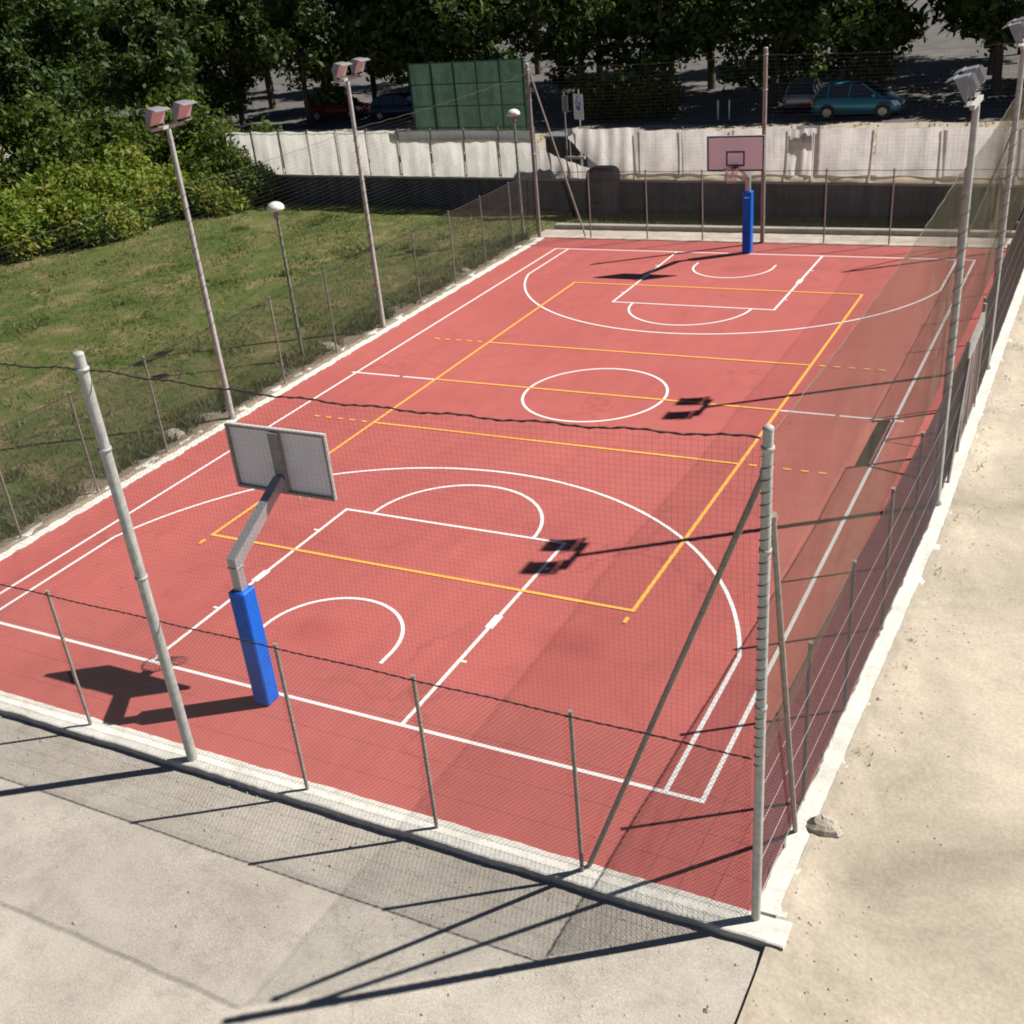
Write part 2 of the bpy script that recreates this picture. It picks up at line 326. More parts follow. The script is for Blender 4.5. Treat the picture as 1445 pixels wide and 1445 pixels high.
# ------------------------------------------------------------------ court markings
class Lines:
    def __init__(s, w, z): s.mb = MB(); s.w = w; s.z = z
    def seg(s, a, b, w=None):
        w = w or s.w; a = Vector(a); b = Vector(b); t = (b-a).normalized(); n = Vector((-t.y, t.x))*w/2
        k = max(1, int((b-a).length/.5)); vs = []
        for i in range(k+1):
            p = a.lerp(b, i/k); vs += [(p.x-n.x, p.y-n.y, s.z), (p.x+n.x, p.y+n.y, s.z)]
        s.mb.add(vs, [(2*i, 2*i+2, 2*i+3, 2*i+1) for i in range(k)]); s.z += .0002
    def arc(s, c, r, a0, a1, n=64):
        vs = []
        for i in range(n+1):
            a = R(a0+(a1-a0)*i/n); d = (math.cos(a), math.sin(a))
            vs += [(c[0]+d[0]*(r-s.w/2), c[1]+d[1]*(r-s.w/2), s.z), (c[0]+d[0]*(r+s.w/2), c[1]+d[1]*(r+s.w/2), s.z)]
        s.mb.add(vs, [(2*i, 2*i+2, 2*i+3, 2*i+1)[::-1] for i in range(n)]); s.z += .0002
W = Lines(.066, .003)
h = .033
for x in (-7, 7): W.seg((x, -13-h), (x, 13+h))
for y in (-13, 13): W.seg((-7-h, y), (7+h, y))
W.seg((-7.15, 0), (-5.62, 0)); W.seg((-5.5, 0), (-4.55, 0)); W.seg((4.55, 0), (5.75, 0)); W.seg((5.85, 0), (7.2, 0))
W.arc((0, 0), 1.76, 0, 360, 96)
XR, RA = 6.5, 6.72
for sg in (-1, 1):
    yb = sg*13
    for x in (-2.45, 2.45): W.seg((x, yb), (x, sg*(7.2-h)))
    W.seg((-2.45-h, sg*7.2), (2.45+h, sg*7.2))
    W.arc((0, sg*7.2), 1.8, (0 if sg < 0 else 180), (180 if sg < 0 else 360), 48)
    a = math.degrees(math.acos(XR/RA)); ay = RA*math.sin(R(a))
    W.arc((0, sg*11.42), RA, (a if sg < 0 else 180+a), (180-a if sg < 0 else 360-a), 96)
    for x in (-XR, XR): W.seg((x, yb), (x, sg*(11.42-ay)))
    W.arc((0, sg*11.42), 1.28, (0 if sg < 0 else 180), (180 if sg < 0 else 360), 40)
    for x in (-1.28, 1.28): W.seg((x, sg*11.42), (x, sg*11.75))
    for x in (-1, 1):
        W.seg((x*2.45, sg*(13-2.95-.2)), (x*2.45, sg*(13-2.95+.2)), .15)      # neutral block
        for q in (1.75, 4.0, 4.83): W.seg((x*(2.45), sg*(13-q)), (x*2.58, sg*(13-q)), .055)
W.seg((-3.72, -6.92), (-3.38, -6.82))
struct('basketball_lines', W.mb, M['white'])
O = Lines(.070, .0105); h = .031
for x in (-4.5, 4.5): O.seg((x, -9-h), (x, 9+h))
for y in (-9, -3, 0, 3, 9): O.seg((-4.5-h if abs(y) == 9 else -4.5, y), (4.5+h if abs(y) == 9 else 4.5, y))
for y in (-3, 3):
    for sx in (-1, 1):
        for k in range(5): x = 4.5 + .2 + k*.35; O.seg((sx*x, y), (sx*(x+.16), y))
for x in (-4.5, 4.5): O.seg((x, -9.22), (x, -9.40))
struct('volleyball_lines', O.mb, M['orange'])

# ------------------------------------------------------------------ fences and nets
def chain_link(mb, P, L, H, z0, cell, r, split=False):
    # diamond mesh of straight wires in the plane through P(s,z)
    k = H/cell*1.0
    n0 = -int(H/cell)-1; n1 = int(L/cell)+1
    for i in range(n0, n1+1):
        a0 = i*cell                   # rising wire starts at s=a0,z=0 and goes up at 45 degrees; falling is its mirror
        s0 = max(0, a0); s1 = min(L, a0+H)
        if s1-s0 > .02:
            sm = (s0+s1)/2
            for p0, p1 in (((s0, sm), (sm, s1)) if split else ((s0, s1),)):
                mb.wire(P(p0, z0+p0-a0, 1), P(p1, z0+p1-a0, 1), r)
                mb.wire(P(p0, z0+H-(p0-a0), 0), P(p1, z0+H-(p1-a0), 0), r)
def make_fence(name, label, A, B, posts, H=2.36, cell=.062, r=.0016, gaps=(), post_r=.026, post_mat='rust', braces=(), tw_r=.002, tw_m='wire', bend=False, mesh_m='wire'):
    A = Vector(A); B = Vector(B); t = (B-A).normalized(); L = (B-A).length; n = Vector((-t.y, t.x, 0))
    root = thing(name, label, 'fence', A)
    def P(s, z, o=0): p = t*s + n*(.002*(1 if o else -1) - (rb(s-14.64) if bend else 0)); return (p.x, p.y, z)
    spans = []; s = 0
    for g0, g1 in sorted(gaps):
        spans.append((s, g0)); s = g1
    spans.append((s, L))
    mb = MB(); tp = MB()
    for s0, s1 in spans:
        cut = 11
        chain_link(mb, lambda s, z, o, s0=s0: P(s0+s, z, o), s1-s0, H-.1, .06, cell, r, bend)
        for q, z in enumerate((.1, .62, 1.16, 1.7)):
            k = max(2, int((s1-s0)/1.0)); tw = MB()
            for i in range(k): 
                a = s0+(s1-s0)*i/k; b = s0+(s1-s0)*(i+1)/k
                tw.wire(P(a, z+.012*math.sin(a*1.3+q)), P(b, z+.012*math.sin(b*1.3+q)), tw_r)
            tw.build('tension_wire', M[tw_m], root)
        k = max(2, int((s1-s0)/.25))
        pts = [Vector(P(s0+(s1-s0)*i/k, H-.03+.012*math.sin(i*1.9)+.008*math.sin(i*.7))) for i in range(k+1)]
        pts = [Vector(P(s0+(s1-s0)*i/(4*k), H-.03+.004*math.sin(i*1.9)+.006*math.sin(i*.21))) for i in range(4*k+1)]
        tp.tube(pts, [.0075+.006*(i % 2) for i in range(4*k+1)], 5)
    mb.build('wire_mesh', M[mesh_m], root); tp.build('top_rope', M['rope'], root)
    for s in posts:
        p = MB(); x, y, _ = P(s, 0); x += n.x*.03; y += n.y*.03
        lean = (random.uniform(-.012, .012), random.uniform(-.012, .012))
        p.tube([(x, y, -.02), (x+lean[0], y+lean[1], H)], post_r, 8); p.tube([(x+lean[0], y+lean[1], H), (x+lean[0], y+lean[1], H+.02)], post_r*1.2, 8)
        p.build('post', M[post_mat], root)
    for (s0, z0_, s1, z1_) in braces:
        p = MB(); a = Vector(P(s0, z0_)); b = Vector(P(s1, z1_)); off = n*.06; p.tube([a+off, b+off], .03, 8); p.build('brace', M['rust'], root)
    return root
YN, YF, XL, XRR = -14.74, 14.5, -8.42, 8.13
make_fence('chain_link_fence', 'near low chain link fence on the white kerb along the bottom pavement', (XL, YN, .03), (XRR-.02, YN, .03), [(x-XL) for x in (-8.3, -6.3, -4.25, -2.1, 1.99, 4.04, 6.07)], r=.0017)
make_fence('chain_link_fence', 'right low chain link fence beside the sandy path, crossed by bright wires', (XRR, YN+.1, .03), (XRR, YF, .03), [y-YN-.1 for y in (-12.55, -10.5, -8.25, -6.1, 1.25, 5.6, 7.8, 10, 12.2)], gaps=((-1.35-YN-.1, 1.15-YN-.1),), cell=.046, r=.0025, tw_r=.0022, tw_m='bright', bend=True, mesh_m='wiredark')
make_fence('chain_link_fence', 'far low chain link fence in front of the dark retaining wall', (XL, YF, .03), (XRR, YF, .03), [x-XL for x in (-6.28, -4.09, -2.05, 2.12, 4.21, 6.3)], cell=.075)
make_fence('chain_link_fence', 'left low chain link fence between the red court and the lawn', (XL, YN+.1, .03), (XL, YF, .03), [y-YN-.1 for y in (-12.6, -10.4, -8.2, -5.94, -1.28, 1.19, 5.9, 8.19, 10.37, 12.5)], cell=.055, r=.0024)

def cable(a, b, sag, n=14):
    a = Vector(a); b = Vector(b); return [a.lerp(b, i/n) + Vector((0, 0, -sag*4*(i/n)*(1-i/n) + .012*math.sin(i*2.3))) for i in range(n+1)]
def make_net(label, A, B, z0, z1, cell, r, m, supports, rope_m='rope'):
    A = Vector(A); B = Vector(B); t = (B-A).normalized(); L = (B-A).length; n = Vector((-t.y, t.x, 0))
    root = thing('ball_net', label, 'net', A)
    def sag(s):
        v = 0
        for a, b in zip(supports[:-1], supports[1:]):
            if a <= s <= b: q = (s-a)/(b-a); v = .10*4*q*(1-q)*min(1, (b-a)/8)
        return v
    def P(s, f):
        zt = z1 - sag(s); z = z0 + (zt-z0)*f; o = .05*math.sin(s*.9+z*.8)*math.sin(f*math.pi)
        p = t*(s + .02*math.sin(z*2.1+s*.4)) + n*o; return (p.x, p.y, z)
    mb = MB(); ns = int(L/cell); nz = int((z1-z0)/cell)
    for i in range(ns+1):
        s = L*i/ns
        for k in range(4): mb.wire(P(s, k/4), P(s, (k+1)/4), r)
    seg = max(6, int(L/1.2))
    for j in range(nz+1):
        for k in range(seg): mb.wire(P(L*k/seg, j/nz), P(L*(k+1)/seg, j/nz), r)
    mb.build('mesh', m, root)
    tp = MB(); nr = int(L/.07); big = 1 if rope_m == 'rope' else .35
    tp.tube([Vector(P(L*i/nr, 1))+Vector((0, 0, .012*math.sin(i*.47)+.006*math.sin(i*1.9))) for i in range(nr+1)], [(.008+.006*(i % 2))*big for i in range(nr+1)], 5); tp.build('top_rope', M[rope_m], root)
    return root
make_net('tall square mesh net behind the near hoop, hung from the corner post', (-8.3, -14.68, 0), (8.12, -14.68, 0), 2.3, 5.88, .062, .0011, M['cord'], [0, 8.3, 16.42])
make_net('tall olive net along the sandy path on the right of the court', (8.22, -14.6, 0), (8.40, 14.6, 0), 2.3, 5.92, .045, .00135, M['olive'], [0, 10.8, 18.2, 29.2], 'olive')
make_net('tall fine net between the court and the lawn on the left', (-8.36, -14.6, 0), (-8.36, 14.6, 0), 2.3, 5.72, .10, .0014, M['cord'], [0, 10.8, 18.2, 29.2], 'wire')
make_net('tall fine net behind the far hoop, in front of the white sheeting', (-8.3, 14.58, 0), (8.3, 14.58, 0), 2.3, 5.9, .12, .0013, M['cord'], [0, 8.3, 16.6], 'wire')

def helix(x, y, z0, z1, r, pitch, rr, lean=(0, 0)):
    mb = MB(); n = int((z1-z0)/pitch*8)
    mb.tube([(x+lean[0]*(z/6)+r*math.cos(i*math.pi/4), y+lean[1]*(z/6)+r*math.sin(i*math.pi/4), z) for i in range(n+1) for z in (z0+(z1-z0)*i/n,)], rr, 4); return mb
def net_post(label, loc, H, braces, r=.053, lean=(0, 0), lace=True, m='galv'):
    root = thing('net_post', label, 'post', loc, 0, 'tall steel posts that hold the ball nets')
    p = MB(); p.tube([(0, 0, -.1), (lean[0]*.5, lean[1]*.5, H*.5), (lean[0], lean[1], H)], [r, r*.97, r*.92], 14); p.build('pole', M[m], root)
    c = MB(); c.lathe([(r*.96, H-.01), (r*.98, H+.01), (r*.7, H+.03), (.001, H+.035)], 12, (lean[0], lean[1], 0)); c.build('cap', M['galv'], root)
    for z in (H*.97, H*.80, H*.5):
        cl = MB(); cl.lathe([(r*.9, z-.02), (r*1.14, z-.02), (r*1.14, z+.02), (r*.9, z+.02)], 12, (lean[0]*z/H, lean[1]*z/H, 0)); cl.build('clamp', M['galv'], root)
    if lace: helix(-.006, 0, 2.2, H-.25, r*1.04, .12, .0045, (lean[0]*6/H, lean[1]*6/H)).build('lacing_rope', M['rope'], root)
    for a, b in braces:
        q = MB(); q.tube([a, b], .032, 8); q.tube([Vector(a)+(Vector(b)-Vector(a)).normalized()*-.06, a], .045, 8); q.build('brace', M['rust'], root)
    return root
net_post('tall laced corner post with two braces beside the sandy path at bottom right', (8.16, -14.64, 0), 6.02, [((-.02, .03, 5.5), (-2.05, .03, .02)), ((.09, -.05, 5.1), (.06, 1.50, .04))], lean=(.06, -.16))
net_post('grey post on the near kerb left of the blue padded hoop', (0, -14.78, 0), 6.1, [], .075, lace=False)
net_post('far corner post with one laced brace, where lawn and retaining wall meet', (-8.36, 14.5, 0), 6.0, [((.1, .06, 5.6), (1.85, .06, .05))], .075, m='galvdark')
net_post('post behind the blue far hoop, in the middle of the far fence', (.08, 14.44, 0), 6.1, [], .075, lace=False, m='rust')
net_post('far corner post at the right end of the far fence', (8.3, 14.5, 0), 6.0, [((-.1, .06, 5.6), (-1.85, .06, .05))], .06, m='galvdark')
net_post('corner post at the left end of the near kerb', (-8.36, -14.68, 0), 6.0, [((.1, .03, 5.6), (2.05, .03, .05))], .06, lace=False)

# ------------------------------------------------------------------ floodlight poles
def flood_pole(label, loc, rotz, H=6.95):     # lights look along local +x, crossbar along local y
    root = thing('floodlight_pole', label, 'floodlight', loc, rotz, 'floodlight poles on both long sides of the court')
    p = MB(); p.tube([(0, 0, -.1), (0, 0, H*.5), (0, 0, H)], [.075, .065, .055], 14)
    p.build('pole', M['galv'], root)
    st = MB(); st.lathe([(.056, .02), (.11, .02), (.11, .05), (.085, .09), (.066, .16)], 12); st.build('base_collar', M['galvdark'], root)
    helix(0, 0, 2.2, 5.6, .08, .3, .006).build('lacing_rope', M['wire'], root)
    b = MB(); b.box(-.035, .035, -.52, .52, H, H+.07); b.build('crossbar', M['galv'], root)
    for sy in (-1, 1):
        yc = sy*.44
        h = MB()
        # housing: shallow tapered box tilted down towards the court
        def T(x, y, z, a=R(28)): x, y, z = x*.92, y*.84, z*.88; return (x*math.cos(a)+z*math.sin(a)+.11, yc+y, H+.345-x*math.sin(a)+z*math.cos(a))
        f = [(.10,-.27,-.21),(.10,.27,-.21),(.10,.27,.21),(.10,-.27,.21)]; k = [(-.10,-.2,-.15),(-.10,.2,-.15),(-.10,.2,.15),(-.10,-.2,.15)]
        h.add([T(*q) for q in f+k], [(4,7,6,5),(0,4,5,1),(1,5,6,2),(2,6,7,3),(3,7,4,0),(0,1,2,3)])
        for i in range(5):
            y = -.16+.08*i; h.add([T(-.10,y-.008,-.14),T(-.10,y+.008,-.14),T(-.10,y+.008,.14),T(-.10,y-.008,.14),T(-.15,y-.008,-.12),T(-.15,y+.008,-.12),T(-.15,y+.008,.12),T(-.15,y-.008,.12)], [(0,4,5,1),(1,5,6,2),(2,6,7,3),(3,7,4,0),(4,7,6,5)])
        h.add([T(*q) for q in [(.10,-.28,.212),(.10,.28,.212),(.24,.28,.222),(.24,-.28,.222),(.10,-.28,.228),(.10,.28,.228),(.24,.28,.236),(.24,-.28,.236)]], [(0,3,2,1),(4,5,6,7),(0,1,5,4),(1,2,6,5),(2,3,7,6),(3,0,4,7)])
        ho = h.build('floodlight', M['lampbox'], root)
        g = MB(); g.add([T(*q) for q in [(.104,-.245,-.185),(.104,.245,-.185),(.104,.245,.185),(.104,-.245,.185)]], [(0,1,2,3)]); g.build('lens', M['lampglass'], ho)
        y_ = MB(); 
        for e in (-.26, .26): y_.box(.06, .085, yc+e-.008, yc+e+.008, H+.086, H+.37)
        y_.box(.03, .10, yc-.272, yc+.272, H+.0715, H+.0855); y_.build('bracket', M['galvdark'], ho)
    return root
flood_pole('floodlight pole at the left kerb, twin lamps in front of the bushes', (-8.28, -3.72, 0), 0)
flood_pole('floodlight pole at the left kerb, standing against the white sheeting', (-8.42, 3.62, 0), 0)
flood_pole('floodlight pole at the path side, nearer to the gate', (8.42, -3.80, 0), math.pi)
flood_pole('floodlight pole at the path side, far from the camera', (8.42, 3.55, 0), math.pi)

# ------------------------------------------------------------------ hoops
def hoop(label, loc, rotz):
    root = thing('basketball_hoop', label, 'basketball hoop', loc, rotz, 'basketball hoops at the two ends of the court')
    p = MB(); p.bbox(-.075, .075, -.075, .075, 0, 2.36, .008); p.box(-.088, .088, -.088, .088, 2.362, 2.385); p.build('post', M['steelblue'], root)
    a = MB()
    B = Vector((0, 1.30, 3.17)); d = (B-Vector((0, 0, 2.46))).normalized(); w = Vector((0, -d.z, d.y))
    vs = [(x*.075, y, z) for q in (((-.075, 2.386), (.075, 2.386)), ((-.075, 2.53), (.075, 2.40)), ((B.y+w.y*.075, B.z+w.z*.075), (B.y-w.y*.075, B.z-w.z*.075)))
          for x, (y, z) in ((-1, q[0]), (1, q[0]), (1, q[1]), (-1, q[1]))]
    a.add(vs, [(3,2,1,0),(8,9,10,11)] + [(i*4+k, i*4+(k+1)%4, i*4+4+(k+1)%4, i*4+4+k) for i in range(2) for k in range(4)]); a.build('arm', M['steelblue'], root)
    g = MB(); g.bbox(-.145, .145, -.145, .145, .01, 2.0, .022); pad = g.build('padding', M['blue'], root)
    for z in (.55, 1.45):
        st_ = MB(); st_.bbox(-.1475, .1475, -.1475, .1475, z-.02, z+.02, .022); st_.build('strap', M['strap'], pad)
    lb = MB()
    for x0, x1 in ((-.075, -.035), (-.025, .02), (.03, .075)): lb.box(x0, x1, .1451, .147, 1.80, 1.835)
    lb.build('printed_mark', M['dome'], pad)
    b = MB(); b.box(-.9, .9, 1.40, 1.428, 2.9, 3.95)
    bo = b.build('backboard', [M['boardback'], M['board']], root)
    me = bo.data
    for pl in me.polygons:
        if pl.normal.y > .9: pl.material_index = 1
    f = MB()
    for z in (2.9, 3.91): f.box(-.915, .915, 1.352, 1.399, z, z+.04)
    for x in (-.915, .875): f.box(x, x+.04, 1.352, 1.399, 2.941, 3.909)
    f.build('rear_frame', M['galvdark'], bo)
    c = MB(); c.box(-.085, .085, 1.31, 1.398, 2.945, 3.905); c.build('mounting_channel', M['galvdark'], bo)
    l = MB(); y0, y1 = 1.4285, 1.432
    for z in (2.9, 3.9): l.box(-.9, .9, y0, y1, z, z+.05)
    for x in (-.9, .85): l.box(x, x+.05, y0, y1, 2.951, 3.899)
    for z in (3.05, 3.45): l.box(-.295, .295, y0, y1, z, z+.05)
    for x in (-.295, .245): l.box(x, x+.05, y0, y1, 3.101, 3.449)
    l.build('board_lines', M['boardline'], bo)
    r = MB(); cx, cy, cz = 0, 1.432+.15+.23, 3.05
    r.tube([(cx+.23*math.cos(2*math.pi*i/32), cy+.23*math.sin(2*math.pi*i/32), cz) for i in range(33)], .011, 8, False)
    r.box(-.09, .09, 1.433, 1.60, 2.99, 3.04); ri = r.build('rim', M['rim'], root)
    n = MB()
    for k in range(12):
        for dr in (1, -1):
            pts = []
            for j in range(6):
                q = j/5; an = 2*math.pi*(k/12) + dr*q*1.1; rad = .225 - .10*q**.7; pts.append((cx+rad*math.cos(an), cy+rad*math.sin(an), cz-.42*q))
            n.tube(pts, .006, 4, False)
    n.build('net', M['netw'], ri)
    return root
hoop('near basketball hoop seen from behind, grey board back and blue padded post', (.13, -13.20, 0), 0)
hoop('far basketball hoop facing the camera, pale board and blue padded post', (-.06, 13.16, 0), math.pi)

# ------------------------------------------------------------------ gate on the path side, added for the bar shadow by the sideline
g = thing('gate', 'added path side gate, its solid lintel panel and diagonal stay shaped for their shadow', 'gate', (8.45, -.1, .03))
for y in (-1.25, 1.2):
    p = MB(); p.tube([(0, y, -.1), (0, y, 2.3)], .04, 10); p.build('post', M['galvdark'], g)
p = MB(); p.box(-.03, .03, -1.2, 1.15, 1.9, 2.13); p.build('lintel_panel', M['galvdark'], g)
leaf = MB()
for z in (.08, 1.8): leaf.tube([(0, -1.2, z), (0, 1.15, z)], .022, 8)
for y in (-.03, .03): leaf.tube([(0, y*1.0, .1), (0, y*1.0, 1.78)], .018, 8)
leaf.tube([(0, -1.2, .1), (0, -.05, 1.78)], .015, 6); lf = leaf.build('leaf_frame', M['galvdark'], g)
cm = MB(); chain_link(cm, lambda s, z, o: (.002*(1 if o else -1), -1.2+s, z), 2.35, 1.7, .09, .07, .0016); cm.build('wire_mesh', M['wire'], lf)
p = MB(); p.tube([(.05, -1.25, 1.95), (.05, -2.75, 0)], .03, 8); p.build('brace', M['galvdark'], g)

# ------------------------------------------------------------------ garden lamps
def lamp(label, loc, H):
    root = thing('garden_lamp', label, 'lamp post', loc, 0, 'garden lamps outside the court fence')
    p = MB(); p.tube([(0, 0, -.1), (0, 0, 1.0), (0, 0, H-.3)], [.06, .05, .04], 12); p.build('pole', M['lampgreen'], root)
    n = MB(); n.lathe([(.04, H-.32), (.075, H-.30), (.075, H-.18), (.05, H-.12), (.05, H-.05)], 12); n.build('neck', M['galvdark'], root)
    d = MB(); d.lathe([(.05, H-.09), (.22, H-.08), (.245, H-.04), (.23, H+.03), (.16, H+.10), (.07, H+.135), (.001, H+.14)], 20); d.build('lamp_shade', M['dome'], root)
    return root
lamp('mushroom shaped white lamp on a flaking post in the open lawn', (-9.32, .72, 0), 4.22)
lamp('mushroom shaped white lamp beside the far corner post', (-9.0, 14.43, 0), 4.42)

# ------------------------------------------------------------------ rocks and rubble
def rock(name, label, loc, size, n=1, cat='rubble', seed=0):
    r_ = random.Random(seed); root = MB()
    for q in range(n):
        c = Vector((r_.uniform(-1, 1)*size*.8*(q > 0), r_.uniform(-1, 1)*size*.8*(q > 0), 0)); sz = size*(1 if q == 0 else r_.uniform(.3, .6))
        rings = []; m = 9
        for i, (f, z) in enumerate(((.75, -.25), (1, .12), (.92, .42), (.6, .66), (.2, .74))):
            rings.append([(c.x+sz*f*(1+r_.uniform(-.22, .22))*math.cos(2*math.pi*k/m), c.y+sz*f*(1+r_.uniform(-.22, .22))*math.sin(2*math.pi*k/m)*.8, c.z+sz*(z+r_.uniform(-.07, .07))) for k in range(m)])
        vs = [p for rg in rings for p in rg]
        root.add(vs, [(i*m+k, i*m+(k+1)%m, (i+1)*m+(k+1)%m, (i+1)*m+k) for i in range(4) for k in range(m)] + [tuple(range(4*m, 5*m))])
    o = root.build(name, M['rubble'], None, loc); return tag(o, label, cat)
rock('rock', 'broken concrete lump lying on the path beside the right kerb', (8.53, -12.95, .0), .21, 4, 'rock', 1)
rock('concrete_rubble', 'rubble heap at the left kerb, nearest to the camera', (-9.0, -5.1, -.02), .30, 4, 'rubble', 2)
rock('concrete_rubble', 'rubble heap at the left kerb beside the white lamp', (-8.98, 1.55, -.02), .30, 3, 'rubble', 3)
rock('concrete_rubble', 'small rubble heap at the left kerb near the far corner', (-8.95, 9.7, -.02), .2, 3, 'rubble', 4)

# ------------------------------------------------------------------ retaining wall, ledge beam, buttress
t = thing('retaining_wall', 'stained dark concrete retaining wall under the white sheeting', 'wall', (0, 0, 0))
mb = MB(); vs = [wp(s, d, z) for s in (-30, wlen+20) for d, z in ((0, -.2), (0, 1.16), (.36, 1.16), (.36, -.2))]
mb.add(vs, [(0,1,5,4),(1,2,6,5),(2,3,7,6),(0,3,2,1),(4,5,6,7)]); mb.build('wall_body', M['wall'], t)
mb = MB()
def cap(u, v):
    s = -30+(wlen+50)*u; d, z = ((-.03, 1.1615), (-.03, 1.22), (0, 1.235), (.5, 1.24), (.52, 1.17))[int(round(v*4))]
    return wp(s, d+.012*vnoise(s*2, 1, 1), z)
mb.grid(cap, 300, 4, False); mb.build('coping', M['ledge'], t)
mb = MB(); mb.bbox(-8.3, 20, 15.68, 15.98, -.1, .19, .02); o = mb.build('concrete_beam', M['ledge'], None); tag(o, 'long low concrete beam lying on the grass behind the far fence', 'beam')
# buttress with a rounded top
mb = MB(); w_, hgt, dp = .62, 1.78, .5; prof = [(-w_, -.15), (-w_, hgt-.3)] + [(-w_+.3-.3*math.cos(R(a)), hgt-.3+.3*math.sin(R(a))) for a in (22, 45, 68, 90)] + [(w_-.3+.3*math.sin(R(a)), hgt-.3+.3*math.cos(R(a))) for a in (0, 22, 45, 68, 90)] + [(w_, -.15)]
n = len(prof); vs = [(x, -dp/2, z) for x, z in prof] + [(x, dp/2, z) for x, z in prof]
mb.add(vs, [tuple(range(n)), tuple(range(2*n-1, n-1, -1))] + [(i, i+n, (i+1)%n+n, (i+1)%n) for i in range(n)])
t = thing('concrete_buttress', 'dark round topped concrete block standing before the retaining wall', 'buttress', (-7.35, 18.42, 0)); mb.build('block', M['wall'], t)
for z in (.35, .8, 1.2): mb = MB(); mb.box(-.42, -.12, -dp/2-.03, -dp/2-.002, z, z+.2); mb.build('niche', M['trim'], t)

# ------------------------------------------------------------------ white sheeting on the wall
def cloth(root, s0, s1, d, z0, z1, m, seed, amp=.05, freq=6, top=None, bot=None, nm='cloth_panel'):
    r_ = random.Random(seed); ph = [r_.uniform(0, 6) for _ in range(6)]
    def fn(u, v):
        s = s0+(s1-s0)*u; zt = (top(u) if top else z1) + .025*math.sin(u*7+ph[0]); zb = (bot(u) if bot else z0) + .025*math.sin(u*9+ph[1])
        z = zb+(zt-zb)*v
        o = amp*math.sin(u*(s1-s0)*freq+ph[2]+.8*v)*(.35+.65*(1-v)) + amp*.6*math.sin(u*(s1-s0)*freq*2.3+ph[3]-1.5*v) + .05*math.sin(v*math.pi)*math.sin(u*math.pi)
        return wp(s, d+o, z)
    mb = MB(); mb.grid(fn, max(8, int((s1-s0)*14)), 14); return mb.build(nm, M[m], root)
fl = thing('sheeted_fence', 'white sheeting in laced panels on the wall beyond the lawn', 'fence', (0, 0, 0))
S0, S1 = ws(-27.5), ws(-10.55); npan = 10; wpan = (S1-S0)/npan
for k in range(npan):
    a = S0+wpan*k+.035; b = S0+wpan*(k+1)-.035
    cloth(fl, a, b, .10, 1.25, (3.12 if k < 6 else 2.74), 'sheet', k, .018, 4)
for k in range(npan+1):
    p = MB(); s = S0+wpan*k; p.tube([wp(s, .16, 1.26), wp(s, .16, 3.2)], .03, 8); p.build('post', M['rust'], fl)
p = MB(); p.tube([Vector(wp(S0+(S1-S0)*i/40, .17, 3.13+.015*math.sin(i*1.7))) for i in range(41)], .01, 5); p.build('top_wire', M['wire'], fl)
cloth(fl, S0+wpan*5.75, S1, .145, 2.68, 3.10, 'shade', 77, .01, 3, nm='painted_shade_strip')  # grey strip added for the shadow band along the sheeting top
fm = thing('sheeted_fence', 'sagging torn white sheeting that leaves a dark gap beside the far corner', 'fence', (0, 0, 0))
a, b = ws(-10.5), ws(-7.55)
cloth(fm, a, b, .12, 1.2, 2.5, 'sheet2', 40, .05, 5, top=lambda u: 2.55-.95*min(1, u*1.25)**.8, bot=lambda u: 1.08+.14*math.sin(u*6))
p = MB(); p.tube([wp(a+1.95, .25, 1.26), wp(a+1.95, .25, 3.15)], .03, 8); p.build('post', M['galvdark'], fm)
p = MB(); p.box(-.45, .45, -.03, .03, 0, .1); o = p.build('loose_board', M['kerb'], fm, wp(a+1.75, .15, 1.98), math.atan2(wdir.y, wdir.x))
fr = thing('sheeted_fence', 'long creased grey white sheeting behind the far hoop', 'fence', (0, 0, 0))
cuts = [-9.0, -5.95, -4.2, -2.2, -.05, .95, 2.95, 5.2, 7.6, 10.2, 13]
for k, (x0, x1) in enumerate(zip(cuts[:-1], cuts[1:])):
    if k == 0: cloth(fr, ws(x0), ws(x1)+.05, .10, 1.5, 3.1, 'sheet2', 60, .05, 5, top=lambda u: 3.12, bot=lambda u: 1.46+max(0, .5-u)*2.6)
    else: cloth(fr, ws(x0), ws(x1)+(.06 if k != 5 else -.10), .10+.03*(k % 2), 1.46, 3.06-.02*(k % 3), 'sheet2', 60+k, .07 if k == 4 else .028, 9 if k == 4 else 3.2)
    cloth(fr, ws(x0)+(1.7 if k == 0 else 0), ws(x1), .03, 1.19, 1.47, 'hem', 80+k, .012, 4, nm='hem_strip')
cloth(fr, ws(.1), ws(.9), .30, 2.5, 3.1, 'shade', 99, .01, 3, nm='painted_shade_strip')  # grey strip painted in for the shadow at the top of the folds
for x in cuts:
    p = MB(); p.tube([wp(ws(x), .24, 1.23), wp(ws(x), .24, 3.12)], .028, 8); p.build('post', M['rust'], fr)

t = thing('added_dark_container', 'dark container added to darken the gap in the white sheeting', 'container', wp(ws(-9.55), 1.35, 1.2), math.atan2(wdir.y, wdir.x))  # put in to make the gap between the sheets dark
mb = MB(); mb.bbox(-.95, .95, -.45, .45, .08, 1.45, .03)
for k in range(6): mb.box(-.8+.32*k-.03, -.8+.32*k+.03, -.49, -.4505, .2, 1.35)
mb.build('body', M['bin'], t); mb = MB(); mb.bbox(-1.0, 1.0, -.5, .5, 1.452, 1.53, .02); mb.build('lid', M['binlid'], t)
for x in (-.75, .75):
    mb = MB(); mb.tube([(x, -.38, .07), (x, -.32, .07)], .07, 12); mb.build('wheel', M['tyre'], t)
